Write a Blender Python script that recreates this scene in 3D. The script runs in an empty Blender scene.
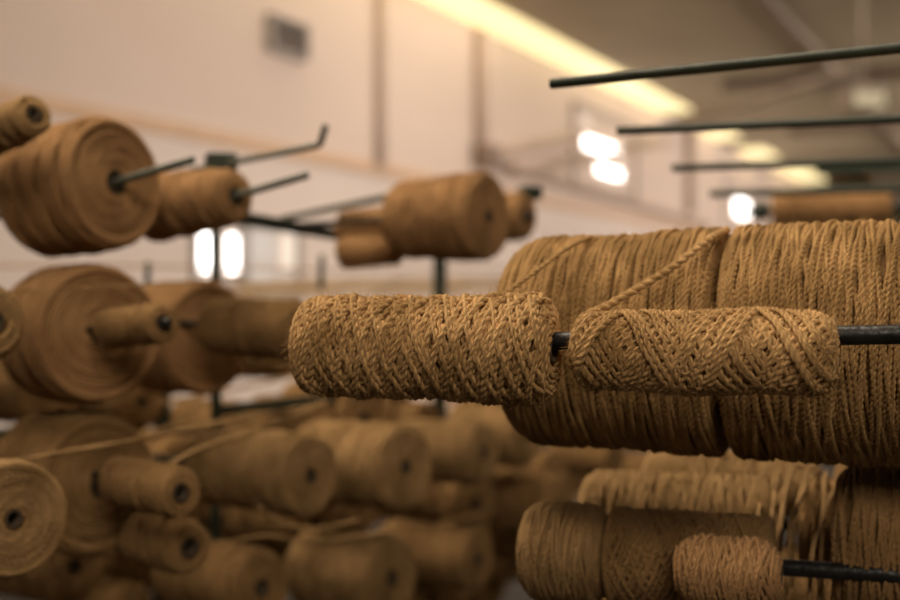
import bpy, math, random
import numpy as np
from mathutils import Vector, Matrix

# ------------------------------------------------------------------ camera, light
C = bpy.context.scene.collection
SC = bpy.context.scene
EYE = 1.4
cam_d = bpy.data.cameras.new('camera'); cam = bpy.data.objects.new('camera', cam_d); C.objects.link(cam)
cam.location = (0, 0, EYE); cam.rotation_euler = (math.pi/2, 0, 0)
cam_d.lens = 50; cam_d.sensor_width = 36; cam_d.clip_start = .02; cam_d.clip_end = 300
cam_d.dof.use_dof = True; cam_d.dof.focus_distance = .875; cam_d.dof.aperture_fstop = 3.6
SC.camera = cam
SC.view_settings.view_transform = 'Standard'; SC.view_settings.look = 'None'
SC.view_settings.exposure = 0.0; SC.view_settings.gamma = 1; SC.view_settings.use_curve_mapping = False

w = bpy.data.worlds.new('world'); SC.world = w; w.use_nodes = True
w.node_tree.nodes['Background'].inputs[0].default_value = (1.0, .80, .56, 1)
w.node_tree.nodes['Background'].inputs[1].default_value = .15

def area(name, loc, target, sx, sy, power, col):
    l = bpy.data.lights.new(name, 'AREA'); l.shape = 'RECTANGLE'; l.size = sx; l.size_y = sy
    l.energy = power; l.color = col
    o = bpy.data.objects.new(name, l); C.objects.link(o); o.location = loc
    o.rotation_euler = (Vector(target)-Vector(loc)).to_track_quat('-Z', 'Y').to_euler()
    return o
area('roof_light_near', (-.9, 1.75, 4.4), (-.3, 1.45, 0), 2.0, 2.0, 175, (1, .84, .62))
area('front_fill_light', (.5, -2.2, 3.5), (0, 1.3, 1.35), 1.8, 1.2, 78, (1, .85, .66))  # unseen fill lamp above and behind the camera, added to brighten spool fronts
area('roof_light_hall', (1.5, 14.0, 4.8), (1.0, 14.2, 0), 5, 16, 300, (1, .84, .70))
# unseen lamps off to the right, added to brighten the left wall evenly
area('wall_fill_near', (5.6, 4.5, 3.2), (-2.2, 12.5, 2.9), 3.5, 2.2, 155, (1, .86, .76)).data.spread = math.radians(95)
area('wall_fill_far', (17.5, 21.8, 3.0), (1.0, 29.7, 2.9), 20, 3, 1000, (1, .86, .76)).data.spread = math.radians(120)

# ------------------------------------------------------------------ materials
def mat(name, col, rough=.6, metal=0, bump=0, bscale=30, var=0, vscale=6, emit=None, estr=0, sheen=0):
    m = bpy.data.materials.new(name); m.use_nodes = True
    nt = m.node_tree; b = nt.nodes['Principled BSDF']
    b.inputs['Base Color'].default_value = (*col, 1); b.inputs['Roughness'].default_value = rough
    b.inputs['Metallic'].default_value = metal
    if sheen: b.inputs['Sheen Weight'].default_value = sheen
    if emit:
        b.inputs['Emission Color'].default_value = (*emit, 1); b.inputs['Emission Strength'].default_value = estr
    tc = nt.nodes.new('ShaderNodeTexCoord')
    if var:
        n = nt.nodes.new('ShaderNodeTexNoise'); n.inputs['Scale'].default_value = vscale; n.inputs['Detail'].default_value = 5
        r = nt.nodes.new('ShaderNodeMapRange'); r.inputs[3].default_value = 1-var; r.inputs[4].default_value = 1+var
        r.inputs[1].default_value = .3; r.inputs[2].default_value = .7
        mx = nt.nodes.new('ShaderNodeVectorMath'); mx.operation = 'SCALE'; mx.inputs[0].default_value = col
        nt.links.new(tc.outputs['Object'], n.inputs[0]); nt.links.new(n.outputs[0], r.inputs[0])
        nt.links.new(r.outputs[0], mx.inputs['Scale']); nt.links.new(mx.outputs[0], b.inputs['Base Color'])
    if bump:
        n = nt.nodes.new('ShaderNodeTexNoise'); n.inputs['Scale'].default_value = bscale; n.inputs['Detail'].default_value = 6
        bp = nt.nodes.new('ShaderNodeBump'); bp.inputs['Strength'].default_value = bump; bp.inputs['Distance'].default_value = .01
        nt.links.new(tc.outputs['Object'], n.inputs[0]); nt.links.new(n.outputs[0], bp.inputs['Height'])
        nt.links.new(bp.outputs[0], b.inputs['Normal'])
    return m

def jute(name, dark, light, fine=1.0):
    """twisted jute: fibres run along the yarn (UV u = metres along, v = around)"""
    m = bpy.data.materials.new(name); m.use_nodes = True
    nt = m.node_tree; b = nt.nodes['Principled BSDF']; N = nt.nodes.new; Lk = nt.links.new
    b.inputs['Roughness'].default_value = .9; b.inputs['Specular IOR Level'].default_value = .15
    b.inputs['Sheen Weight'].default_value = .12; b.inputs['Sheen Roughness'].default_value = .6
    b.inputs['Sheen Tint'].default_value = (1, .8, .5, 1)
    uv = N('ShaderNodeUVMap'); uv.uv_map = 'UVMap'
    mp = N('ShaderNodeMapping'); mp.inputs['Scale'].default_value = (140*fine, 9, 1)
    Lk(uv.outputs[0], mp.inputs[0])
    # shear so that the fibres follow the ply twist
    n1 = N('ShaderNodeTexNoise'); n1.inputs['Scale'].default_value = 1.0; n1.inputs['Detail'].default_value = 7; n1.inputs['Roughness'].default_value = .7
    Lk(mp.outputs[0], n1.inputs[0])
    tc = N('ShaderNodeTexCoord')
    n2 = N('ShaderNodeTexNoise'); n2.inputs['Scale'].default_value = 22; n2.inputs['Detail'].default_value = 4
    Lk(tc.outputs['Object'], n2.inputs[0])
    ad = N('ShaderNodeMath'); ad.operation = 'ADD'; Lk(n1.outputs[0], ad.inputs[0]); Lk(n2.outputs[0], ad.inputs[1])
    cr = N('ShaderNodeValToRGB'); cr.color_ramp.elements[0].position = .38; cr.color_ramp.elements[1].position = .61
    cr.color_ramp.elements[0].color = (*dark, 1); cr.color_ramp.elements[1].color = (*light, 1)
    hf = N('ShaderNodeMath'); hf.operation = 'MULTIPLY'; hf.inputs[1].default_value = .5
    Lk(ad.outputs[0], hf.inputs[0]); Lk(hf.outputs[0], cr.inputs[0]); Lk(cr.outputs[0], b.inputs['Base Color'])
    sp = N('ShaderNodeSeparateXYZ'); Lk(uv.outputs[0], sp.inputs[0])
    ml = N('ShaderNodeMath'); ml.operation = 'MULTIPLY'; ml.inputs[1].default_value = 2*math.pi; Lk(sp.outputs[1], ml.inputs[0])
    cs = N('ShaderNodeMath'); cs.operation = 'COSINE'; Lk(ml.outputs[0], cs.inputs[0])
    ab = N('ShaderNodeMath'); ab.operation = 'ABSOLUTE'; Lk(cs.outputs[0], ab.inputs[0])
    pw = N('ShaderNodeMath'); pw.operation = 'POWER'; pw.inputs[1].default_value = .5; Lk(ab.outputs[0], pw.inputs[0])
    b0 = N('ShaderNodeBump'); b0.inputs['Strength'].default_value = .8; b0.inputs['Distance'].default_value = .0016
    Lk(pw.outputs[0], b0.inputs['Height'])
    bp = N('ShaderNodeBump'); bp.inputs['Strength'].default_value = .85; bp.inputs['Distance'].default_value = .0018
    Lk(b0.outputs[0], bp.inputs['Normal'])
    Lk(n1.outputs[0], bp.inputs['Height']); Lk(bp.outputs[0], b.inputs['Normal'])
    return m

J_FRONT = jute('jute_golden', (.23, .12, .036), (.74, .455, .205))
J_BIG = jute('jute_tan', (.22, .118, .034), (.62, .37, .155))
J_RED = jute('jute_russet', (.30, .155, .065), (.52, .29, .13))
J_DIM = jute('jute_shaded', (.19, .10, .036), (.40, .23, .095))  # shaded copy of the jute, dimness of the covered spools put into its colour
J_SHEET = jute('jute_pale', (.42, .27, .15), (.74, .52, .32))
J_LOW = jute('jute_low_darkened', (.22, .125, .045), (.48, .29, .13))  # jute darkened for the lower spools, their shade is in the colour
M_CORE = mat('core_tube_board', (.055, .035, .018), .8)
M_BED = mat('inner_jute', (.17, .09, .028), .95, bump=.5, bscale=150, var=.3, vscale=60)
M_ROD = mat('oiled_steel', (.035, .035, .036), .38, .75, bump=.15, bscale=120, var=.35, vscale=60)
M_GREEN = mat('dark_green_paint', (.014, .020, .011), .6, .0, bump=.12, bscale=90, var=.3, vscale=30)
M_GREY = mat('worn_grey_paint', (.09, .095, .075), .5, .2, bump=.12, bscale=90, var=.3, vscale=20)
M_RACK = mat('rack_green_paint', (.022, .032, .020), .5, .1, var=.3, vscale=12)

# ------------------------------------------------------------------ helpers
def P(px, py, d):
    return Vector(((px-450)/1250*d, d, EYE+(300-py)/1250*d))

def axis(alpha, beta):      # rod direction: right, towards the viewer by alpha, upwards by beta (degrees)
    a, b = math.radians(alpha), math.radians(beta)
    return Vector((math.cos(a)*math.cos(b), -math.sin(a)*math.cos(b), math.sin(b)))

def tag(o, label, cat, group=None, kind=None):
    if label: o['label'] = label
    if cat: o['category'] = cat
    if group: o['group'] = group
    if kind: o['kind'] = kind
    return o

def struct(o): o['kind'] = 'structure'; return o

class MB:
    def __init__(s): s.v = []; s.f = []; s.uv = []; s.n = 0
    def add(s, V, F, U=None):
        V = np.asarray(V, float); F = np.asarray(F, int)
        s.v.append(V); s.f.append(F+s.n); s.n += len(V)
        s.uv.append(np.zeros((len(V), 2)) if U is None else np.asarray(U, float))
    def build(s, name, m, parent=None, smooth=True):
        V = np.concatenate(s.v); F = np.concatenate(s.f); U = np.concatenate(s.uv)
        me = bpy.data.meshes.new(name)
        me.vertices.add(len(V)); me.vertices.foreach_set('co', V.ravel())
        me.loops.add(F.size); me.loops.foreach_set('vertex_index', F.ravel())
        me.polygons.add(len(F)); me.polygons.foreach_set('loop_start', np.arange(len(F))*4)
        me.polygons.foreach_set('loop_total', np.full(len(F), 4))
        ul = me.uv_layers.new(name='UVMap'); ul.data.foreach_set('uv', U[F.ravel()].ravel())
        me.polygons.foreach_set('use_smooth', np.full(len(F), smooth))
        me.update(); me.validate()
        me.materials.append(m)
        o = bpy.data.objects.new(name, me); C.objects.link(o)
        if parent: o.parent = parent
        return o
    def box(s, c, size, R=None):
        V = np.array([[x, y, z] for x in (-.5, .5) for y in (-.5, .5) for z in (-.5, .5)])*np.array(size)
        if R is not None: V = V@np.array(R.to_3x3()).T
        s.add(V+np.array(c), [[0, 1, 3, 2], [4, 6, 7, 5], [0, 4, 5, 1], [2, 3, 7, 6], [0, 2, 6, 4], [1, 5, 7, 3]])
    def lathe(s, prof, n=48):
        """profile [(x, r)] turned about the x axis"""
        prof = np.array(prof); k = len(prof)
        a = np.linspace(0, 2*np.pi, n, endpoint=False)
        V = np.stack([np.repeat(prof[:, 0], n), np.outer(prof[:, 1], np.cos(a)).ravel(), np.outer(prof[:, 1], np.sin(a)).ravel()], 1)
        i = np.arange(k-1)[:, None]*n; j = np.arange(n)[None]; j2 = (j+1) % n
        F = np.stack([(i+j), (i+j2), (i+n+j2), (i+n+j)], -1).reshape(-1, 4)
        U = np.stack([np.tile(a, k)*.05, np.repeat(prof[:, 0], n)*40], 1)
        s.add(V, F, U)
    def sweep(s, pts, rad, n=6, twist=0.0, lobes=0.0, taper=True, u0=0.0):
        """tube along pts; twist = turns per metre of a two-ply section"""
        Pn = np.asarray(pts, float); k = len(Pn)
        T = np.gradient(Pn, axis=0); T /= np.linalg.norm(T, axis=1)[:, None]+1e-12
        L = np.concatenate([[0], np.cumsum(np.linalg.norm(np.diff(Pn, axis=0), axis=1))])
        up = np.zeros((k, 3)); 
        # reference: radial direction when winding about x, else z
        ref = np.stack([np.zeros(k), Pn[:, 1], Pn[:, 2]], 1) if s.radial else np.tile([0.03, 0.05, 1.], (k, 1))
        ref = ref-(ref*T).sum(1)[:, None]*T; nn = np.linalg.norm(ref, axis=1)[:, None]; ref = ref/(nn+1e-12)
        B = np.cross(T, ref)
        a = np.linspace(0, 2*np.pi, n, endpoint=False)
        rad = np.broadcast_to(np.asarray(rad, float), (k,)).copy()
        if taper: rad[0] *= .15; rad[-1] *= .15
        ph = a[None]-2*np.pi*twist*L[:, None]
        rr = rad[:, None]*(1-lobes+lobes*np.abs(np.cos(ph))*1.35)
        V = Pn[:, None]+rr[..., None]*(np.cos(a)[None, :, None]*ref[:, None]+np.sin(a)[None, :, None]*B[:, None])
        i = np.arange(k-1)[:, None]*n; j = np.arange(n)[None]; j2 = (j+1) % n
        F = np.stack([(i+j), (i+j2), (i+n+j2), (i+n+j)], -1).reshape(-1, 4)
        vv = a[None]/(2*np.pi)-twist*L[:, None]
        U = np.stack([np.repeat(L+u0, n), vv.ravel()], 1)
        s.add(V.reshape(-1, 3), F, U)
        # end caps as quads
        if n == 4 or n == 6 or n == 8:
            for b0 in (0, (k-1)*n):
                q = [[b0+t, b0+t+1, b0+n-2-t, b0+n-1-t] for t in range(n//2-1)]
                s.f.append(np.array(q)+s.n-k*n)
    radial = False

def rod_mesh(mb, a, b, r, n=16, bevel=True):
    a = Vector(a); b = Vector(b); d = (b-a); L = d.length
    q = Vector((1, 0, 0)).rotation_difference(d)
    prof = [(0, 0), (0, r*.8), (r*.25, r), (L-r*.25, r), (L, r*.8), (L, 0)]
    m2 = MB(); m2.lathe(prof, n)
    V = m2.v[0]@np.array(q.to_matrix()).T+np.array(a)
    mb.add(V, m2.f[0], m2.uv[0])

def smoothpath(pts, n):
    """Catmull-Rom through points"""
    p = [np.array(q, float) for q in pts]; p = [2*p[0]-p[1]]+p+[2*p[-1]-p[-2]]
    out = []
    for i in range(1, len(p)-2):
        for t in np.linspace(0, 1, n, endpoint=False):
            a, b, c, d = p[i-1:i+3]
            out.append(.5*((2*b)+(-a+c)*t+(2*a-5*b+4*c-d)*t*t+(-a+3*b-3*c+d)*t**3))
    out.append(p[-2]); return np.array(out)

# ------------------------------------------------------------------ a wound spool, axis = local x, body centred
def spool_meshes(L, rf, hole, yw, ang, seed, seg=.005, n=6, cover=1.7, corner=.012, fuzz=0, face=True, ang2=None, wob=1.0, span=.75, lead=None, lobes=.38, tw=3.1):
    """L length, rf(t) radius for t 0..1, yw yarn width, ang winding angle from the circumference"""
    rg = np.random.RandomState(seed)
    R = rf(.5)
    def rad(x):
        t = np.clip(x/L+.5, 0, 1)
        r = rf(t)
        e = np.minimum(t*L, (1-t)*L)
        q = np.clip(e/corner, 0, 1)
        return r-corner*(1-np.sqrt(np.clip(1-(1-q)**2, 0, 1)))
    mb = MB()
    xs = np.linspace(-L/2, L/2, 40)
    bed = [(-L/2+.001, hole)]+[(x*.985, max(hole+.001, rad(x)-yw*.55)) for x in xs]+[(L/2-.001, hole)]
    bedmb = MB(); bedmb.lathe(bed, 40)
    # winding path
    a = math.radians(ang)
    p = 2*math.pi*R*math.tan(a)
    turns = L/p
    tot = 2*math.pi*R*L/yw*cover          # yarn metres
    per = turns*2*math.pi*R/math.cos(a)
    npass = max(3, int(tot/per)+1)
    mb.radial = True
    th = rg.rand()*6; X = []; TH = []; RO = []
    G = 2*math.pi*.61803 if lead is None else 2*math.pi*(yw/math.cos(a))/p*lead; cnt = [0, 0]; base_ph = [rg.rand()*6, rg.rand()*6]
    for i in range(npass):
        dr = i % 2
        want = base_ph[dr]+cnt[dr]*G; cnt[dr] += 1
        tn = turns
        # dwell at the end until the wanted phase comes round
        dw = (want-th) % (2*math.pi)
        if i:
            kd = max(3, int(dw*R/seg)); sd = np.linspace(0, 1, kd, endpoint=False)
            X.append(np.full(kd, X[-1][-1])); TH.append(th+sd*dw); RO.append(np.full(kd, yw*(-.7*span/.75*.35+span*i/npass)))
        th += dw
        k = max(12, int(per/seg))
        s = np.linspace(0, 1, k, endpoint=False)
        lo = rg.rand()*.03*wob; hi = 1-rg.rand()*.03*wob
        f = lo+(hi-lo)*s
        f = f+yw/L*.30*wob*(np.sin(s*6.28*rg.randint(2, 7)+rg.rand()*6)+np.sin(s*6.28*rg.randint(7, 15)+rg.rand()*6)*.7)*np.sin(s*math.pi)
        x = (f-.5)*L
        if dr: x = -x
        X.append(x); TH.append(th+s*tn*2*math.pi)
        RO.append(np.full(k, yw*(-.7*span/.75*.35+span*i/npass)))
        th += tn*2*math.pi
    X = np.concatenate(X); TH = np.concatenate(TH); RO = np.concatenate(RO)
    ker = np.ones(5)/5
    X = np.convolve(np.pad(X, 2, 'edge'), ker, 'valid')
    X = np.clip(X, -L/2+yw*.3, L/2-yw*.3)
    noise = np.convolve(rg.randn(len(X)+20), np.ones(21)/21, 'valid')*yw*.35*wob
    r = rad(X)+RO+noise
    # smooth TH already monotone
    pts = np.stack([X, r*np.cos(TH), r*np.sin(TH)], 1)
    yr = yw/2*(1+.16*np.convolve(rg.randn(len(X)+30), np.ones(31)/31, 'valid')*3)
    mb.sweep(pts, yr, n, twist=1/(yw*tw), lobes=lobes)
    # coiled end faces
    if face:
        for sgn in (1, -1):
            r1 = rad(.5*L*1.0)+corner*.0
            r0 = hole+yw*.45; r1 = max(r0+yw, rad(L/2-corner*.5 if sgn > 0 else -L/2+corner*.5)-yw*.2)
            nt = (r1-r0)/(yw*.92); k = int(nt*2*math.pi*(r0+r1)/2/(seg*1.3))+8
            s = np.linspace(0, 1, k); rr = r0+(r1-r0)*s
            # equal arc steps
            tt = nt*2*math.pi*s
            dome = -yw*.15-(corner*.35)*((rr-r0)/(r1-r0))**4+yw*.35*np.convolve(rg.randn(k+12), np.ones(13)/13, 'valid')
            xx = sgn*(L/2+dome)
            pts2 = np.stack([xx, rr*np.cos(tt), rr*np.sin(tt)], 1)
            m3 = MB(); m3.radial = False
            # local reference along x
            Pn = pts2; T = np.gradient(Pn, axis=0); T /= np.linalg.norm(T, axis=1)[:, None]
            m3.radial = True
            m3.sweep(pts2, yw/2*(1+.15*np.sin(tt*3.3+rg.rand()*6)), n, twist=1/(yw*3.2), lobes=.3)
            mb.add(m3.v[0], m3.f[0], m3.uv[0])
    if fuzz:
        # loose fibres sticking out of the yarn
        idx = rg.randint(0, len(pts)-1, fuzz)
        base = pts[idx]; nrm = base.copy(); nrm[:, 0] = 0; nrm /= np.linalg.norm(nrm, axis=1)[:, None]
        d0 = nrm*.55+rg.randn(fuzz, 3)*.75; d0 /= np.linalg.norm(d0, axis=1)[:, None]
        d1 = d0+rg.randn(fuzz, 3)*.55
        ln = (.002+.0065*rg.rand(fuzz)**2)[:, None]
        base = base+nrm*yw*.35
        ring = []
        for t in (0, .5, 1.):
            ring.append(base+d0*ln*t+(d1-d0)*ln*t*t*.6)
        wv = np.cross(d0, rg.randn(fuzz, 3)); wv /= np.linalg.norm(wv, axis=1)[:, None]
        wv2 = np.cross(d0, wv)
        hw = .00010
        Vh = []
        for q, t in zip(ring, (1, .8, .35)):
            for c_, s_ in ((1, 0), (-.5, .866), (-.5, -.866)):
                Vh.append(q+(wv*c_+wv2*s_)*hw*t)
        Vh = np.stack(Vh, 1)     # fuzz, 9, 3
        F1 = []
        for rI in (0, 3):
            for c_ in range(3): F1.append([rI+c_, rI+(c_+1) % 3, rI+3+(c_+1) % 3, rI+3+c_])
        F1 = np.array(F1)[None]+np.arange(fuzz)[:, None, None]*9
        mb.add(Vh.reshape(-1, 3), F1.reshape(-1, 4), np.repeat(rg.rand(fuzz, 2)*3, 9, axis=0))
    core = MB()
    ro = hole*.98; ri = hole*.78; e = L/2+.0015
    core.lathe([(-e, ri), (-e, ro), (e, ro), (e, ri), (-e, ri)], 28)
    return mb, bedmb, core

def make_spool(label, centre, ax, L, rf, yw, ang, m, hole=.012, group=None, seed=1, name='yarn_spool', roll=0, **kw):
    if not callable(rf):
        R0 = rf; rf = lambda t, R0=R0: R0+0*t
    mb, bed, core = spool_meshes(L, rf, hole, yw, ang, seed, **kw)
    root = bpy.data.objects.new(name, None); C.objects.link(root); root.empty_display_size = .03
    q = Vector((1, 0, 0)).rotation_difference(ax)
    root.rotation_mode = 'QUATERNION'; root.rotation_quaternion = q@Matrix.Rotation(roll, 3, 'X').to_quaternion()
    root.location = centre
    tag(root, label, 'spool', group)
    mb.build('yarn_winding', m, root)
    bed.build('inner_layer', M_BED, root)
    core.build('core_tube', M_CORE, root)
    return root

def make_rod(label, a, b, r, m=M_ROD, name='spindle_rod', group=None, extra=None, hook=None, collar=None):
    a = Vector(a); b = Vector(b)
    mb = MB(); rod_mesh(mb, a-a, b-a, r)
    if hook is not None: rod_mesh(mb, b-a, Vector(hook)-a, r)
    if collar is None:
        o = mb.build(name, m); o.location = a; tag(o, label, 'rod', group); return o
    root = bpy.data.objects.new(name, None); C.objects.link(root); root.location = a; tag(root, label, 'rod', group)
    mb.build('bar', m, root)
    for t, L_, rr in collar:
        c = MB(); d = (b-a).normalized(); p = (b-a)*t
        rod_mesh(c, p, p+d*L_, rr); c.build('collar', M_GREEN, root)
    return root

def yarn(label, pts, w_, m=J_BIG, group=None, n=8, res=14, cat='yarn', name='yarn_strand'):
    p = smoothpath(pts, res)
    o0 = p[0].copy(); mb = MB(); mb.sweep(p-o0, w_/2, n, twist=1/(w_*3.2), lobes=.34)
    o = mb.build(name, m); o.location = o0; tag(o, label, cat, group); return o

def boxobj(name, c, size, m, rz=0, parent=None, bev=0):
    mb = MB(); mb.box((0, 0, 0), size); o = mb.build(name, m, parent, smooth=False)
    o.location = c; o.rotation_euler = (0, 0, rz)
    if bev:
        b = o.modifiers.new('bevel', 'BEVEL'); b.width = bev; b.segments = 2
    return o

# ------------------------------------------------------------------ the hall
WD = Vector((.48, 1, 0)).normalized()              # wall direction
WN = Vector((WD.y, -WD.x, 0))                      # into the hall
W0 = Vector((.92-.48*17.7, 0, 0))                  # wall line at y = 0
WRZ = math.atan2(WD.y, WD.x)
def onwall(px):                                    # distance where the ray of column px meets the wall
    return (.48*17.7-.92)/(.48-(px-450)/1250)
def WP(px, py, off=0.0):
    d = onwall(px); return P(px, py, d)+WN*off
TOP = 5.0

m_floor = mat('hall_floor_concrete', (.025, .018, .013), .7, bump=.2, bscale=8, var=.3, vscale=2)
m_ceil = mat('roof_sheet', (.50, .42, .28), .7, var=.10, vscale=.6)
m_beam = mat('roof_steel', (.30, .235, .18), .6, var=.2, vscale=3)
m_trim = mat('band_paint', (.62, .42, .27), .7, var=.08, vscale=3)
m_pipe = mat('conduit_paint', (.50, .385, .31), .6, var=.1, vscale=5)
m_frame = mat('window_frame_paint', (.34, .30, .27), .6)

m_wall = bpy.data.materials.new('hall_wall_plaster'); m_wall.use_nodes = True
nt = m_wall.node_tree; b = nt.nodes['Principled BSDF']; b.inputs['Roughness'].default_value = .85
g = nt.nodes.new('ShaderNodeNewGeometry'); sx = nt.nodes.new('ShaderNodeSeparateXYZ'); nt.links.new(g.outputs['Position'], sx.inputs[0])
st = nt.nodes.new('ShaderNodeMath'); st.operation = 'GREATER_THAN'; st.inputs[1].default_value = EYE+1.47
nt.links.new(sx.outputs['Z'], st.inputs[0])
mx = nt.nodes.new('ShaderNodeMixRGB'); mx.inputs[1].default_value = (.72, .62, .55, 1); mx.inputs[2].default_value = (.68, .555, .47, 1)
nt.links.new(st.outputs[0], mx.inputs[0])
no = nt.nodes.new('ShaderNodeTexNoise'); no.inputs['Scale'].default_value = .5; no.inputs['Detail'].default_value = 6
mr = nt.nodes.new('ShaderNodeMapRange'); mr.inputs[3].default_value = .90; mr.inputs[4].default_value = 1.08
nt.links.new(g.outputs['Position'], no.inputs[0]); nt.links.new(no.outputs[0], mr.inputs[0])
vm = nt.nodes.new('ShaderNodeVectorMath'); vm.operation = 'SCALE'
nt.links.new(mx.outputs[0], vm.inputs[0]); nt.links.new(mr.outputs[0], vm.inputs['Scale']); nt.links.new(vm.outputs[0], b.inputs['Base Color'])

floor = struct(boxobj('floor', (6, 20, -.1), (50, 64, .2), m_floor))
WLEN = 56
wc = W0+WD*(WLEN/2-4)
struct(boxobj('wall_left', (wc.x-WN.x*.15, wc.y-WN.y*.15, TOP/2), (WLEN, .3, TOP), m_wall, WRZ))
endc = W0+WD*48+WN*14
struct(boxobj('wall_end', (endc.x, endc.y, TOP/2), (.3, 30, TOP), m_wall, WRZ))
# roof as sloping sheet, purlins under it
rc = W0+WD*24+WN*11
struct(boxobj('ceiling', (rc.x, rc.y, TOP+.12), (56, 23, .12), m_ceil, WRZ))
for i in range(5):
    c = W0+WD*(24+i*6)+WN*12.2
    struct(boxobj('roof_beam', (c.x, c.y, TOP-.06), (.14, 20.6, .18), m_beam, WRZ))
for i in range(3):
    c = W0+WD*24+WN*(3.8+i*3.4)
    struct(boxobj('roof_purlin', (c.x, c.y, TOP-.02), (44, .08, .12), m_beam, WRZ))
# diagonal brace in the roof
br = MB(); rod_mesh(br, P(700, 118, 17), P(850, 72, 13.5), .05); struct(br.build('roof_brace', m_beam))

# skylight strip where roof meets wall
m_sky = mat('skylight_panel', (.9, .85, .6), .5, emit=(1, .82, .42), estr=1.15)
def skylight(d0, d1, wdt, s):
    t0 = d0/WD.y; t1 = d1/WD.y
    c = W0+WD*((t0+t1)/2)+WN*(wdt/2+.02)
    o = boxobj('skylight_panel', (c.x, c.y, TOP+.03), ((t1-t0), wdt, .05), s, WRZ)
    return struct(o)
skylight(7, 24.2, .62, m_sky)
skylight(26.8, 28.3, .55, m_sky); skylight(30.2, 32.0, .6, m_sky); skylight(34.0, 38.5, .7, m_sky)
# trim band on the wall
for nm, z, h, t, mm in (('trim_1', EYE+1.47, .12, .04, m_trim),):
    c = W0+WD*24; struct(boxobj(nm, (c.x+WN.x*t/2, c.y+WN.y*t/2, z), (52, t, h), mm, WRZ))
c = W0+WD*24; struct(boxobj('baseboard_left', (c.x+WN.x*.02, c.y+WN.y*.02, .1), (52, .04, .2), m_trim, WRZ))

# conduits on the wall
def conduit(label, pts, r):
    mb = MB(); o0 = pts[0]
    for a_, b_ in zip(pts[:-1], pts[1:]): rod_mesh(mb, a_-o0, b_-o0, r, 12)
    o = mb.build('conduit_pipe', m_pipe); o.location = o0; tag(o, label, 'pipe'); return o
d = onwall(377); conduit('slim vertical pipe on the pink wall, left of the two uprights', [P(377, 168, d)+WN*.06, Vector((P(377, 0, d).x, P(377, 0, d).y, TOP-.02))+WN*.06], .06)
d = onwall(476); conduit('vertical pipe on the pink wall rising from the junction box', [P(476, 150, d)+WN*.09, Vector((P(476, 0, d).x, P(476, 0, d).y, TOP-.02))+WN*.09], .085)
conduit('pipe on the wall running from the junction box down past the bright window', [WP(480, 158, .08), WP(560, 183, .08), WP(705, 226, .08)], .08)
conduit('pipe on the wall climbing from the junction box to the bright window', [WP(480, 156, .08), WP(575, 138, .08)], .08)
conduit('lower cross pipe on the wall leading under the bright window', [WP(500, 170, .26), WP(530, 170, .26), WP(655, 143, .26)], .07)
d = onwall(700); conduit('far vertical pipe on the wall beyond the bright window', [P(686, 214, onwall(686))+WN*.1, P(686, 128, onwall(686))+WN*.1], .09)
jb = boxobj('junction_box', WP(478, 157, .14), (.42, .26, .3), mat('junction_box_paint', (.24, .17, .13), .6), WRZ, bev=.03)
tag(jb, 'brown junction box on the pink wall where the pipes meet', 'junction box')

# windows in the wall
m_glass = mat('daylit_glass', (.9, .9, .9), .3, emit=(1, .97, .93), estr=5)
m_glass2 = mat('dim_daylit_glass', (.5, .47, .43), .4, emit=(1, .93, .86), estr=.22)
m_glass3 = mat('pale_daylit_glass', (.6, .55, .5), .4, emit=(1, .86, .7), estr=.55)
def window(nm, x0, x1, y0, y1, panes):
    """panes: list of (x0,x1,y0,y1,mat) in the picture frame, put on the wall plane"""
    a_ = WP(x0, 300, 0); b_ = WP(x1, 300, 0); dm = (a_.y+b_.y)/2
    zc = lambda py: EYE+(300-py)/1250*dm
    cen = (a_+b_)/2; L_ = (b_-a_).length
    fr = MB(); R_ = Matrix.Rotation(WRZ, 4, 'Z')
    root = bpy.data.objects.new(nm, None); C.objects.link(root); root.location = (cen.x, cen.y, zc((y0+y1)/2)); root.rotation_euler = (0, 0, WRZ); struct(root)
    H = zc(y0)-zc(y1); t = .05
    for sx_ in (-1, 1): fr.box((sx_*L_/2, -.03, 0), (t, .06, H+t))
    for sz in (-1, 1): fr.box((0, -.03, sz*H/2), (L_+t, .06, t))
    fr.build('window_frame', m_frame, root, smooth=False)
    for (u0, u1, v0, v1, mm) in panes:
        p0 = WP(u0, 300, 0); p1 = WP(u1, 300, 0)
        s0 = (p0-cen).dot(WD); s1 = (p1-cen).dot(WD)
        pb = MB(); pb.box(((s0+s1)/2, -.02, zc((v0+v1)/2)-root.location.z), (abs(s1-s0), .03, zc(v0)-zc(v1)))
        pb.build('pane', mm, root, smooth=False)
window('window_1', 193, 242, 224, 285, [(199, 209, 236, 271, m_glass), (227, 234, 235, 271, m_glass)])
window('window_2', 242, 296, 226, 298, [(245, 272, 232, 262, m_glass2), (245, 272, 266, 296, m_glass2), (280, 292, 232, 268, m_glass3), (280, 292, 273, 296, m_glass2)])
window('window_3', 572, 634, 116, 190, [(579, 588, 125, 131, m_glass3), (584, 619, 144, 154, m_glass), (597, 620, 167, 175, m_glass)])
window('window_4', 724, 764, 190, 232, [(735, 747, 202, 218, m_glass), (756, 762, 203, 216, m_glass3)])
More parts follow.
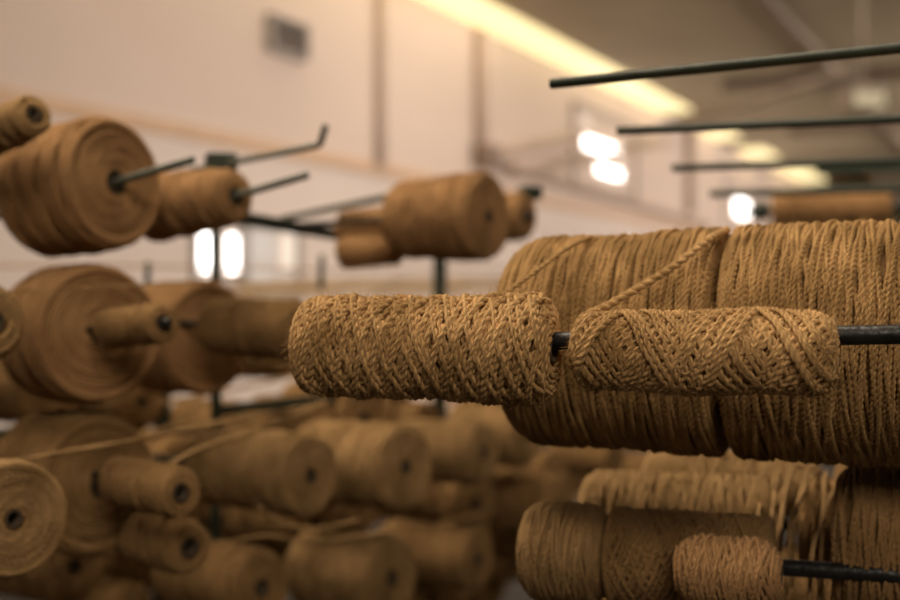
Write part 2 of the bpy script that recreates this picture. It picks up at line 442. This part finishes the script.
# louvred vent at the top of the wall
v0 = WP(284, 38, .05)
vr = bpy.data.objects.new('wall_vent', None); C.objects.link(vr); vr.location = v0; vr.rotation_euler = (0, 0, WRZ)
tag(vr, 'dark louvred vent high on the wall above the hooked rod', 'vent')
mbv = MB(); 
for sx_ in (-1, 1): mbv.box((sx_*.32, 0, 0), (.05, .08, .34))
for sz in (-1, 1): mbv.box((0, 0, sz*.16), (.66, .08, .04))
mbv.build('vent_frame', m_frame, vr, False)
mbv = MB()
for k in range(6): mbv.box((0, 0, -.12+k*.048), (.6, .05, .012), Matrix.Rotation(.6, 4, 'X'))
mbv.build('louvres', mat('vent_metal', (.25, .22, .2), .5), vr, False)
# luminaire under the roof
lu = bpy.data.objects.new('ceiling_lamp', None); C.objects.link(lu); lu.location = P(862, 97, 12); lu.rotation_euler = (0, 0, .3)
tag(lu, 'boxy lamp hanging under the roof at the upper right', 'lamp')
mbv = MB(); mbv.box((0, 0, .06), (.42, .3, .05)); 
for sx_ in (-1, 1): mbv.box((sx_*.2, 0, -.02), (.025, .3, .2))
mbv.build('lamp_housing', m_beam, lu, False)
mbv = MB(); mbv.box((0, 0, -.03), (.36, .24, .14)); mbv.build('diffuser', mat('lamp_diffuser', (.55, .5, .35), .5, emit=(1, .86, .55), estr=.12), lu, False)
mbv = MB(); hgt = TOP-lu.location.z; rod_mesh(mbv, (0, 0, .08), (0, 0, hgt+.02), .02, 10); mbv.build('hanger', m_beam, lu)

# ------------------------------------------------------------------ front rod with the two sharp spools
TA = 19.0
AX = axis(TA, 1.7)
p0 = P(560, 341, .90)                              # gap between the two spools
rodR = .0062
def on_front(t, dz=0): return p0+AX*t+Vector((0, 0, dz))
make_rod('black steel rod in front carrying the two sharp jute spools', on_front(-.20), on_front(.62), .0066)
make_spool('fat crisp jute spool in focus at centre, thick crossed twine, dark rod end showing', on_front(-.1035, -.0030), axis(TA, -.2), .196,
           lambda t: .0312+.0008*np.sin(t*9)+.0026*t, .0046, 21, J_FRONT, hole=.0098, seed=3, seg=.0013, n=10, cover=3.4, corner=.013, fuzz=16000, span=1.9)
make_spool('slimmer crisp jute spool in focus on the right, chevron twine, before the huge drums', on_front(.101, -.0095), axis(TA, .4), .180,
           lambda t: .0212+.0020*np.sin(np.clip(t, 0, 1)*3.14)+.0012*t, .0043, 33, J_FRONT, hole=.0095, seed=8, seg=.0013, n=10, cover=3.6, corner=.016, fuzz=14000, span=1.9, lead=1.12)

# ------------------------------------------------------------------ big drums behind
pc = P(520, 341, 1.14); AC = axis(23, .5)
g_big = None
def drum_left(t):
    q = np.clip(t*.2/.032, 0, 1)
    return .0885+.0055*t+.001*np.sin(t*9)-.026*(1-np.sqrt(1-(1-q)**2))
make_spool('huge jute drum behind the sharp spools, left one, rounded left end', pc+AC*.0935, AC, .187, drum_left,
           .0038, 3.6, J_BIG, hole=.014, seed=21, seg=.0014, n=8, cover=2.3, corner=.007, fuzz=9000, wob=1.7, span=1.1, lobes=.5, tw=2.9)
make_spool('huge jute drum behind the sharp spools, middle one right of the dark seam', pc+AC*.277, AC, .162, lambda t: .0947+.0015*np.sin(t*3),
           .0038, 5.6, J_BIG, hole=.014, seed=22, seg=.0014, n=8, cover=2.3, corner=.009, fuzz=9000, wob=1.7, span=1.1, lobes=.5, tw=2.9)
make_spool('huge jute drum cut by the right edge of the view', pc+AC*.452, AC, .17, lambda t: .097+.002*np.sin(t*4+2),
           .0038, 5, J_BIG, hole=.014, seed=23, seg=.003, n=8, cover=2.4, corner=.010)
make_rod('steel rod through the huge jute drums', pc-AC*.004, pc+AC*.72, .0080)

# strands between drum and front spools
yarn('jute strand slanting from the drum seam down to the slim sharp spool', [P(728, 229, 1.04), P(708, 240, .985), P(668, 270, .955), P(612, 303, .925), P(584, 317, .90), P(575, 330, .885)], .0060, J_FRONT, n=10, res=30)
yarn('jute strand slanting from the left drum top down behind the fat sharp spool', [P(592, 236, 1.09), P(566, 249, 1.03), P(535, 272, 1.0), P(500, 298, .975), P(478, 318, .96)], .0042, J_BIG, n=8, res=24)

# ------------------------------------------------------------------ empty rods upper right
RT = 18.5
RODS = [((550, 84), 1.15, .0049, 2.6, 'uppermost bare dark green rod at the upper right', .95),
        ((617, 131), 1.47, .0052, 0, 'second bare dark green rod from the top', .9),
        ((672, 168), 1.88, .0058, 0, 'third bare dark green rod from the top', .9),
        ((710, 194), 2.34, .0068, 0, 'lowest and shortest bare rod, just above the small spool at the right', .95)]
for (p, d, r, be, lab, ln) in RODS:
    a_ = P(*p, d); make_rod(lab, a_, a_+axis(RT, be)*ln, r, M_GREEN)

# small far spool at the right with sockets
ec = P(831, 210, 2.45); EA = axis(14, 0)
make_spool('small jute spool blurred behind the lowest bare rod', ec, EA, .222, lambda t: .033+0*t, .005, 9, J_RED, hole=.01, seed=31, seg=.006, cover=1.5, corner=.004, face=True)
make_rod('rod with green collars through the small far spool at the right', ec-EA*.16, ec+EA*.62, .006, M_GREEN, collar=[(.01, .035, .017), (.62*.58, .03, .018)])

# right-hand rack: uprights stand beyond the right edge and take the rods
def rack(label, pts_posts, rails, pw, m, cat='rack', name='creel_rack'):
    root = bpy.data.objects.new(name, None); C.objects.link(root)
    b0 = Vector(pts_posts[0][0]); root.location = (b0.x, b0.y, 0); tag(root, label, cat)
    off = Vector((root.location.x, root.location.y, 0))
    rz = math.radians(78)
    for pp_ in pts_posts:
        p, top = pp_[:2]; pw = pp_[2] if len(pp_) > 2 else pw
        q = Vector(p)-off
        o = boxobj('upright_post', (q.x, q.y, top/2), (pw, pw, top), m, rz, root, bev=.003)
        boxobj('foot_plate', (0, 0, -top/2+.006), (pw*3, pw*3, .012), m, 0, o)
    for (a_, b_, th) in rails:
        a_ = Vector(a_)-off; b_ = Vector(b_)-off
        d_ = b_-a_; c_ = (a_+b_)/2
        mb = MB(); mb.box((0, 0, 0), (d_.length, th, th*1.3)); o = mb.build('rail', m, root, False); o.location = c_
        o.rotation_mode = 'QUATERNION'; o.rotation_quaternion = Vector((1, 0, 0)).rotation_difference(d_)
    return root

def rodend(p, d, ln, be=0): return P(*p, d)+axis(RT, be)*ln
e1 = rodend((550, 84), 1.15, .95, 2.6); e2 = rodend((710, 194), 2.34, .95)
lowz = EYE-.22
ra = Vector((e1.x+.01, e1.y, 0)); rb = Vector((e2.x+.02, e2.y, 0)); rd = (rb-ra).normalized()
ra2 = ra-rd*.45
rack('green steel rack beyond the right edge that holds the bare rods',
     [((ra2.x, ra2.y, 0), 2.0), ((rb.x+rd.x*.15, rb.y+rd.y*.15, 0), 2.0)],
     [((ra2.x, ra2.y, e1.z), (rb.x, rb.y, e2.z), .02), ((ra2.x, ra2.y, 1.37), (rb.x, rb.y, 1.37), .02), ((ra2.x, ra2.y, lowz), (rb.x, rb.y, lowz), .02)], .04, M_RACK)
# farther rack seen at the right margin
q0 = P(822, 176, 3.0); q1 = P(1010, 172, 2.75)
rack('far green steel rack at the right, blurred behind the bare rods',
     [((q0.x+.05, q0.y, 0), q0.z+.03), ((q1.x, q1.y, 0), q1.z+.05)], [(P(818, 169, 3.0), P(1010, 165, 2.75), .022), (P(818, 189, 3.0), P(1010, 187, 2.75), .018), (P(818, 222, 3.0), P(1010, 222, 2.75), .03)], .04, M_RACK)
make_spool('tiny distant jute spool lying across the far green rack', P(850, 178, 2.98), axis(14, -8), .10, .012, .005, 9, J_RED, hole=.004, seed=33, seg=.006, cover=1.5, corner=.003)

# ------------------------------------------------------------------ spools under the drums, lower right
LOWZ = -.22
def lowspool(label, x, y, L, R, seed, ang=8, m=J_LOW, t=19, dz=0, **kw):
    A_ = axis(t, 0); c = Vector((x, y, EYE+LOWZ+dz))+A_*L/2
    return make_spool(label, c, A_, L, R, .0036, ang, m, hole=.011, seed=seed, seg=.003, n=6, cover=3.2, wob=1.3, span=1.0, **kw)
lowspool('jute spool at the bottom edge under the drums, nearest of that row', .066, 1.10, .075, .0405, 41, 6, J_LOW, corner=.02)
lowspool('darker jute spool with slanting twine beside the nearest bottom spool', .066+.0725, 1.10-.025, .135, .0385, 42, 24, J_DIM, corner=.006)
lowspool('jute spool in the second row under the drums, pale rounded left end', .139, 1.30, .20, .0415, 43, 10, corner=.022)
lowspool('jute spool in the third row, directly under the dark drum seam', .233, 1.49, .20, .0415, 44, 9, corner=.02)
dk = P(838, 546, 1.08); A_ = axis(22, 0)
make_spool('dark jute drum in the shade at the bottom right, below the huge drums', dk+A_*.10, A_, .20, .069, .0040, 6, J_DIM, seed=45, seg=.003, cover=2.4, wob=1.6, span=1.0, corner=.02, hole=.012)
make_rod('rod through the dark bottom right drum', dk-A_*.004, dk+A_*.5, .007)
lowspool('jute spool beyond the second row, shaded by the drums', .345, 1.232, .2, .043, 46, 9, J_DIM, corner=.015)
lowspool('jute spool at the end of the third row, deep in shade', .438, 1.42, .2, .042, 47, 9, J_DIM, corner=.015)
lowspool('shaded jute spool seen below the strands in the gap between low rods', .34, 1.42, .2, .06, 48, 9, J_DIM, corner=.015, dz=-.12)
for (x, y, lab) in ((.066, 1.10, 'rod through the nearest row of low spools'), (.139, 1.30, 'rod through the second row of low spools'), (.233, 1.49, 'rod through the third row of low spools')):
    A_ = axis(19, 0); a_ = Vector((x, y, EYE+LOWZ)); make_rod(lab, a_-A_*.003, a_+A_*.75, .007)
make_spool('small russet jute spool peeking up at the bottom edge before the nearest low row', P(728, 572, .985), axis(19, 0), .080, .0255, .0036, 12, J_RED, seed=49, seg=.003, cover=2.6, corner=.020, hole=.008)
rg = random.Random(4)
# loose strands hanging over the low spools
def over(label, px0, py0, d0, px1, py1, d1, sag=.02, wdt=.0046, grp='loose strands over the low right spools'):
    a_ = P(px0, py0, d0); b_ = P(px1, py1, d1)
    pts = [a_, a_.lerp(b_, .33)+Vector((0, 0, sag*.5)), a_.lerp(b_, .7)+Vector((0, 0, sag*.3)), b_, b_+Vector((-.004, -.004, -.06))]
    return yarn(label, pts, wdt, J_LOW, grp, n=6, res=10)
SL = [(729, 455, 1.42, 703, 494, 1.30), (757, 461, 1.36, 738, 496, 1.22), (768, 463, 1.36, 755, 545, 1.12), (802, 466, 1.34, 779, 505, 1.2), (812, 468, 1.30, 795, 520, 1.12),
      (822, 470, 1.26, 790, 525, 1.08), (826, 472, 1.24, 822, 550, 1.06), (840, 486, 1.2, 812, 555, 1.05), (848, 492, 1.18, 836, 552, 1.04), (865, 500, 1.15, 868, 556, 1.02), (781, 470, 1.33, 769, 540, 1.11), (792, 472, 1.3, 776, 552, 1.1)]
for s_ in SL: over('loose pale jute strand drooping over the low spools beneath the drums', *s_)

# ------------------------------------------------------------------ left creel
def bulge(R, k=5, amp=.035, taper=0.0, ph=0): return lambda t: R*(1+amp*np.sin(t*2*np.pi*k+ph)-taper*(1-t))
def face_spool(label, px, py, d, R, L, al, be, m, seed, yw=.0055, hole=.012, rfun=None, ang=7, corner=.012, rod=None, rodlab=None, rbe=None, back=.2, grp=None, **kw):
    """face centre at picture point (px,py); body runs back along the axis"""
    A_ = axis(al, be); f = P(px, py, d)
    r = make_spool(label, f-A_*L/2, A_, L, rfun or R, yw, ang, m, hole=hole, seed=seed, seg=kw.pop('seg', .005), n=kw.pop('n', 6), cover=kw.pop('cover', 1.6), corner=corner, group=grp, **kw)
    if rod is not None:
        B_ = axis(al, be if rbe is None else rbe)
        make_rod(rodlab, f-B_*(L+back), f+B_*rod, .0048, M_GREY if rod > .03 else M_ROD)
    return r
face_spool('big jute drum at upper left with a rod poking out of its face', 116, 182, 1.50, .0765, .125, 31, 4, J_RED, 51, rfun=bulge(.0765, 4, .018), ang=6,
           rod=.125, rodlab='rod jutting up out of the big upper left drum', rbe=9, hole=.014, seg=.004)
face_spool('small jute spool at the far upper left corner with a dark hole', 34, 114, 1.35, .0195, .13, 40, 11, J_LOW, 52, hole=.0085, rod=-.01, rodlab='rod inside the small upper left spool', corner=.008, ang=9, rfun=bulge(.0198, 2, .06))
face_spool('slim tapering jute spool right of the big upper left drum', 236, 196, 1.60, .031, .165, 36, 3, J_RED, 53, rfun=bulge(.032, 3, .03, -.35), hole=.011,
           rod=.125, rodlab='rod jutting from the slim upper spool', rbe=9, back=.15)
# middle level
face_spool('big jute drum at middle left, broad coiled face behind a slim spool', 101, 333, 1.46, .078, .12, 49, 2, J_RED, 54, rfun=bulge(.078, 3, .02), ang=6)
face_spool('slim jute spool sticking out before the middle left drum', 163, 323, 1.35, .0190, .112, 43, 4, J_DIM, 55, yw=.0045, hole=.0085, corner=.009, rod=.012, rodlab='rod through the middle left drum and its slim spool', rbe=4, back=.25)
face_spool('jute drum second along at middle left, behind a slim spool', 210, 337, 1.78, .077, .13, 42, 1, J_RED, 56, ang=6)
face_spool('slim jute spool between the second middle drum and the sharp fat spool', 301, 331, 1.62, .036, .155, 34, -2, J_DIM, 57, yw=.0045, hole=.0095, corner=.012, rod=.008, rodlab='rod through the second middle drum', back=.2)
face_spool('jute spool cut by the left edge at mid height', -6, 322, 1.25, .036, .12, 38, 2, J_LOW, 58, hole=.0115, corner=.015, rod=-.004, rodlab='rod inside the spool at the left edge', back=.1)
# centre upper
face_spool('big jute spool at upper centre with a small dark hole', 489, 216, 1.92, .066, .17, 35, 0, J_RED, 59, rfun=bulge(.067, 2, .015, .16), hole=.009, corner=.016, rod=-.005, rodlab='rod through the upper centre spools', back=.22)
face_spool('slim jute spool below and behind the upper centre spool, left upper lobe', 404, 224, 2.10, .030, .13, 33, 3, J_RED, 60, hole=.009, corner=.014)
face_spool('short jute spool under the slim one at upper centre', 400, 248, 2.05, .024, .11, 24, 3, J_RED, 61, hole=.008, corner=.012)
face_spool('small jute spool peeping out to the right of the upper centre spool', 526, 216, 2.05, .036, .13, 35, 0, J_RED, 62, hole=.01, corner=.014, rod=.012, rodlab='short rod end right of the upper centre spool', back=.06)
# lower level
face_spool('big dark jute drum at lower left behind a slim spool', 100, 486, 1.47, .080, .12, 42, 0, J_DIM, 63, ang=6, corner=.014)
face_spool('slim jute spool with a hollow end at lower left', 181, 493, 1.345, .0255, .125, 43, -1, J_DIM, 64, hole=.010, corner=.008, rfun=bulge(.0240, 4, .03), rod=-.006, rodlab='rod through the lower left drum', back=.26)
face_spool('jute roll in the bottom left corner with sharp coiled rings', 14, 519, 1.16, .051, .10, 47, 4, J_LOW, 65, yw=.0042, hole=.0085, corner=.006, seg=.003, n=8)
face_spool('short jute spool below the slim hollow one at lower left', 190, 548, 1.42, .028, .10, 43, -1, J_DIM, 71, corner=.012)
face_spool('jute spool at lower centre left, banded body, small dark hole', 311, 476, 1.72, .054, .20, 38, 0, J_LOW, 66, rfun=bulge(.053, 5, .02), hole=.010, corner=.010, rod=-.004, rodlab='rod through the lower centre left spool')
face_spool('jute spool right of the banded one in the lower row', 406, 467, 1.90, .063, .20, 40, 2, J_LOW, 67, rfun=bulge(.062, 3, .02), hole=.010, corner=.012, rod=-.004, rodlab='rod through the second lower centre spool')
face_spool('smaller jute spool third in the lower row', 484, 453, 2.20, .052, .18, 36, 2, J_LOW, 68, hole=.010, corner=.014)
face_spool('pale jute spool at the right end of the lower row, beneath the drums', 528, 432, 2.5, .066, .16, 38, 2, J_LOW, 69, corner=.02)
face_spool('jute spool cut by the bottom edge below the lower row', 392, 578, 1.95, .062, .18, 38, 2, J_LOW, 70, corner=.016)
face_spool('jute spool half hidden under the banded lower spool', 262, 588, 1.7, .05, .18, 40, 2, J_DIM, 72, corner=.014)
face_spool('jute spool low at the bottom beside the row beneath the drums', 478, 560, 2.2, .05, .2, 36, 0, J_DIM, 73, corner=.014)

# hooked rod
make_rod('hooked rod with an upturned tip above the slim upper spool', P(160, 177, 1.75), P(320, 145, 1.62), .0044, M_GREY, hook=P(326, 125, 1.61))
gb = boxobj('rod_bracket', P(221, 163, 1.70), (.04, .03, .026), M_RACK, .4, bev=.004); tag(gb, 'small green bracket on the hooked rod', 'bracket')
make_rod('long rod leading left from behind the upper centre spool', P(282, 219, 2.26), P(425, 189, 1.98), .0058, M_GREY)
gb = boxobj('rod_bracket', P(530, 193, 2.1), (.035, .03, .022), M_RACK, .4, bev=.004); tag(gb, 'small green bracket above the spool right of upper centre', 'bracket')

# left rack
r0 = P(212, 213, 2.0); r1 = P(340, 236, 2.75); rdir = (r1-r0)
pz = r0.z
rails = [(r0-rdir*.02, r0+rdir*1.25, .016)]
pst = P(216, 300, 2.03)
mid = P(440, 300, 2.9)
rack('dark green steel rack standing behind the left spools', [((pst.x, pst.y, 0), pz+.01), ((mid.x, mid.y, 0), EYE+.12, .028)],
     [(r0-rdir*.02, Vector((mid.x, mid.y, pz-.03)), .016), (Vector((pst.x, pst.y, EYE-.18)), Vector((mid.x, mid.y, EYE-.2)), .014)], .015, M_RACK)
lp = [(-.86, 1.35), (-.60, 2.6)]
rack('outer green rack at the far left that the left rods run back to', [((lp[0][0], lp[0][1], 0), 1.75), ((lp[1][0], lp[1][1], 0), EYE-.03)],
     [((lp[0][0], lp[0][1], z), (lp[1][0], lp[1][1], z), .018) for z in (EYE-.04, EYE-.22, EYE-.42)], .03, M_RACK)
for px, py0, py1, d, lab in ((147, 262, 300, 2.3, 'short grey pin between the two left drums'), (321, 255, 290, 2.5, 'short grey pin right of the paired windows')):
    make_rod(lab, P(px, py1, d), P(px+1, py0, d), .006, M_GREY, name='rack_pin')

# ------------------------------------------------------------------ background rows farther back, and yarn paths
rb_ = random.Random(11)
FRONT = [(o.location.copy(), .068) for o in C.objects if o.name.startswith('yarn_spool') and o.type == 'EMPTY' and o.location.y > 1.6]
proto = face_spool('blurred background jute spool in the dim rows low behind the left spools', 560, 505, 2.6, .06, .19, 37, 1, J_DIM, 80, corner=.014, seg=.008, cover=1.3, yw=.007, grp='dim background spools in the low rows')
def copy_tree(o):
    c_ = o.copy(); C.objects.link(c_)
    for ch in o.children:
        k = ch.copy(); C.objects.link(k); k.parent = c_
    return c_
spots = []
for row, (z, n_) in enumerate(((-.40, 9), (-.58, 9), (-.80, 8), (-.30, 7))):
    for i in range(n_):
        y = 2.25+i*.24+rb_.random()*.05+row*.06
        x = -.95+.28*(y-2.2)+(.25 if row % 2 else .62)
        spots.append((x, y, z))
        if row in (1, 2): spots.append((x+.55, y+.05, z+.02))
for (px, py, d) in ((20, 380, 2.2), (110, 400, 2.3), (150, 352, 2.5), (60, 430, 2.1), (185, 425, 2.4), (212, 508, 2.55), (440, 500, 2.6), (470, 520, 3.0), (490, 470, 2.6), (-30, 352, 2.5), (262, 352, 2.8), (212, 425, 2.75), (175, 362, 2.35), (125, 560, 2.45), (425, 500, 2.75), (500, 590, 2.5), (250, 440, 2.3), (20, 345, 2.6), (215, 470, 2.1), (150, 480, 2.1), (40, 560, 2.0), (120, 575, 2.0), (330, 418, 2.5),
                    (395, 425, 2.7), (445, 418, 2.9), (520, 480, 2.9), (555, 500, 2.7), (585, 455, 3.3), (625, 470, 3.5), (545, 445, 3.3)):
    q_ = P(px, py, d); spots.append((q_.x, q_.y, q_.z-EYE))
done = []; UA = axis(37, 1)
for (x, y, z) in spots:
    p_ = Vector((x, y, EYE+z)); s_ = .75+rb_.random()*.45; R_ = .0625*s_
    ok = not any(abs(x-a_)<.075 and abs(y-b_)<.10 for a_, b_ in ((-.38, 2.03), (-.023, 2.9), (-.86, 1.35), (-.6, 2.6)))
    for (q_, rq) in done+FRONT:
        d_ = p_-q_; u_ = d_.dot(UA); pr = (d_-UA*u_).length
        if abs(u_) < .195 and pr < R_+rq: ok = False
    if not ok: continue
    done.append((p_, R_))
    k = copy_tree(proto); k.scale = (.95, s_, s_); k.location = p_
    sxp = 450+1250*x/y; syp = 300-1250*z/y
    if sxp > 430: k['label'] = 'dim blurred jute spool in the dark gap under the left end of the drums'; k['group'] = 'dim spools under the drums'
    elif syp < 440: k['label'] = 'dim blurred jute spool tucked behind and below the middle left drums'; k['group'] = 'dim spools behind the middle left drums'
    else: k['label'] = 'dim blurred jute spool among the lowest rows at the left bottom'; k['group'] = 'dim spools in the lowest left rows'
# yarn strands running from the left spools towards the right
def Y(label, *pp, w_=.004, m=J_LOW, grp=None):
    return yarn(label, [P(*q) for q in pp], w_, m, grp, n=6, res=10)
Y('thin pale strand crossing the face of the middle left drum', (-30, 292, 1.3), (70, 289, 1.33), (160, 284, 1.4), (250, 279, 1.6), w_=.0022)
Y('strand sloping at the left edge above the corner roll', (-20, 467, 1.28), (60, 453, 1.34), (130, 441, 1.36), (230, 421, 1.5), (330, 402, 1.9), w_=.0045)
Y('taut strand rising from the slim hollow spool to the right', (160, 470, 1.42), (200, 449, 1.5), (262, 428, 1.6), (330, 400, 1.8), w_=.006)
Y('taut strand at the left above the lower drum', (120, 446, 1.55), (190, 428, 1.65), (260, 410, 1.8), w_=.0045)
Y('limp strand sagging under the banded lower spool', (255, 505, 1.55), (285, 524, 1.6), (320, 528, 1.6), (360, 520, 1.7), w_=.0045)
Y('limp strand lying low by the bottom edge at centre', (215, 545, 1.6), (265, 536, 1.62), (320, 541, 1.65), (400, 530, 1.8), w_=.0045)
for i in range(16):
    x0 = 120+i*22+rb_.uniform(-20, 20); y0 = 405+rb_.uniform(-18, 22)+ (i % 4)*32; d_ = 2.0+rb_.random()*.5
    Y('blurred jute strand running through the low background rows', (x0-60, y0+14, d_), (x0+20, y0-4+rb_.uniform(-4, 8), d_+.1), (x0+130, y0-26, d_+.5), w_=.006, grp='blurred strands in the low background')
# sheet of drawn yarns at eye height far behind
for i in range(9):
    y0 = 279+i*2.1
    Y('drawn yarn in the tan sheet crossing behind the sharp fat spool', (226, y0+3, 3.4+i*.1), (400, y0, 3.6+i*.1), (560, y0-1, 3.8+i*.1), w_=.006, m=J_SHEET, grp='sheet of drawn yarns')
Y('long drawn yarn running level past the windows', (-40, 266, 2.6), (150, 266, 2.8), (330, 270, 3.0), (520, 268, 3.4), w_=.005, m=J_RED)
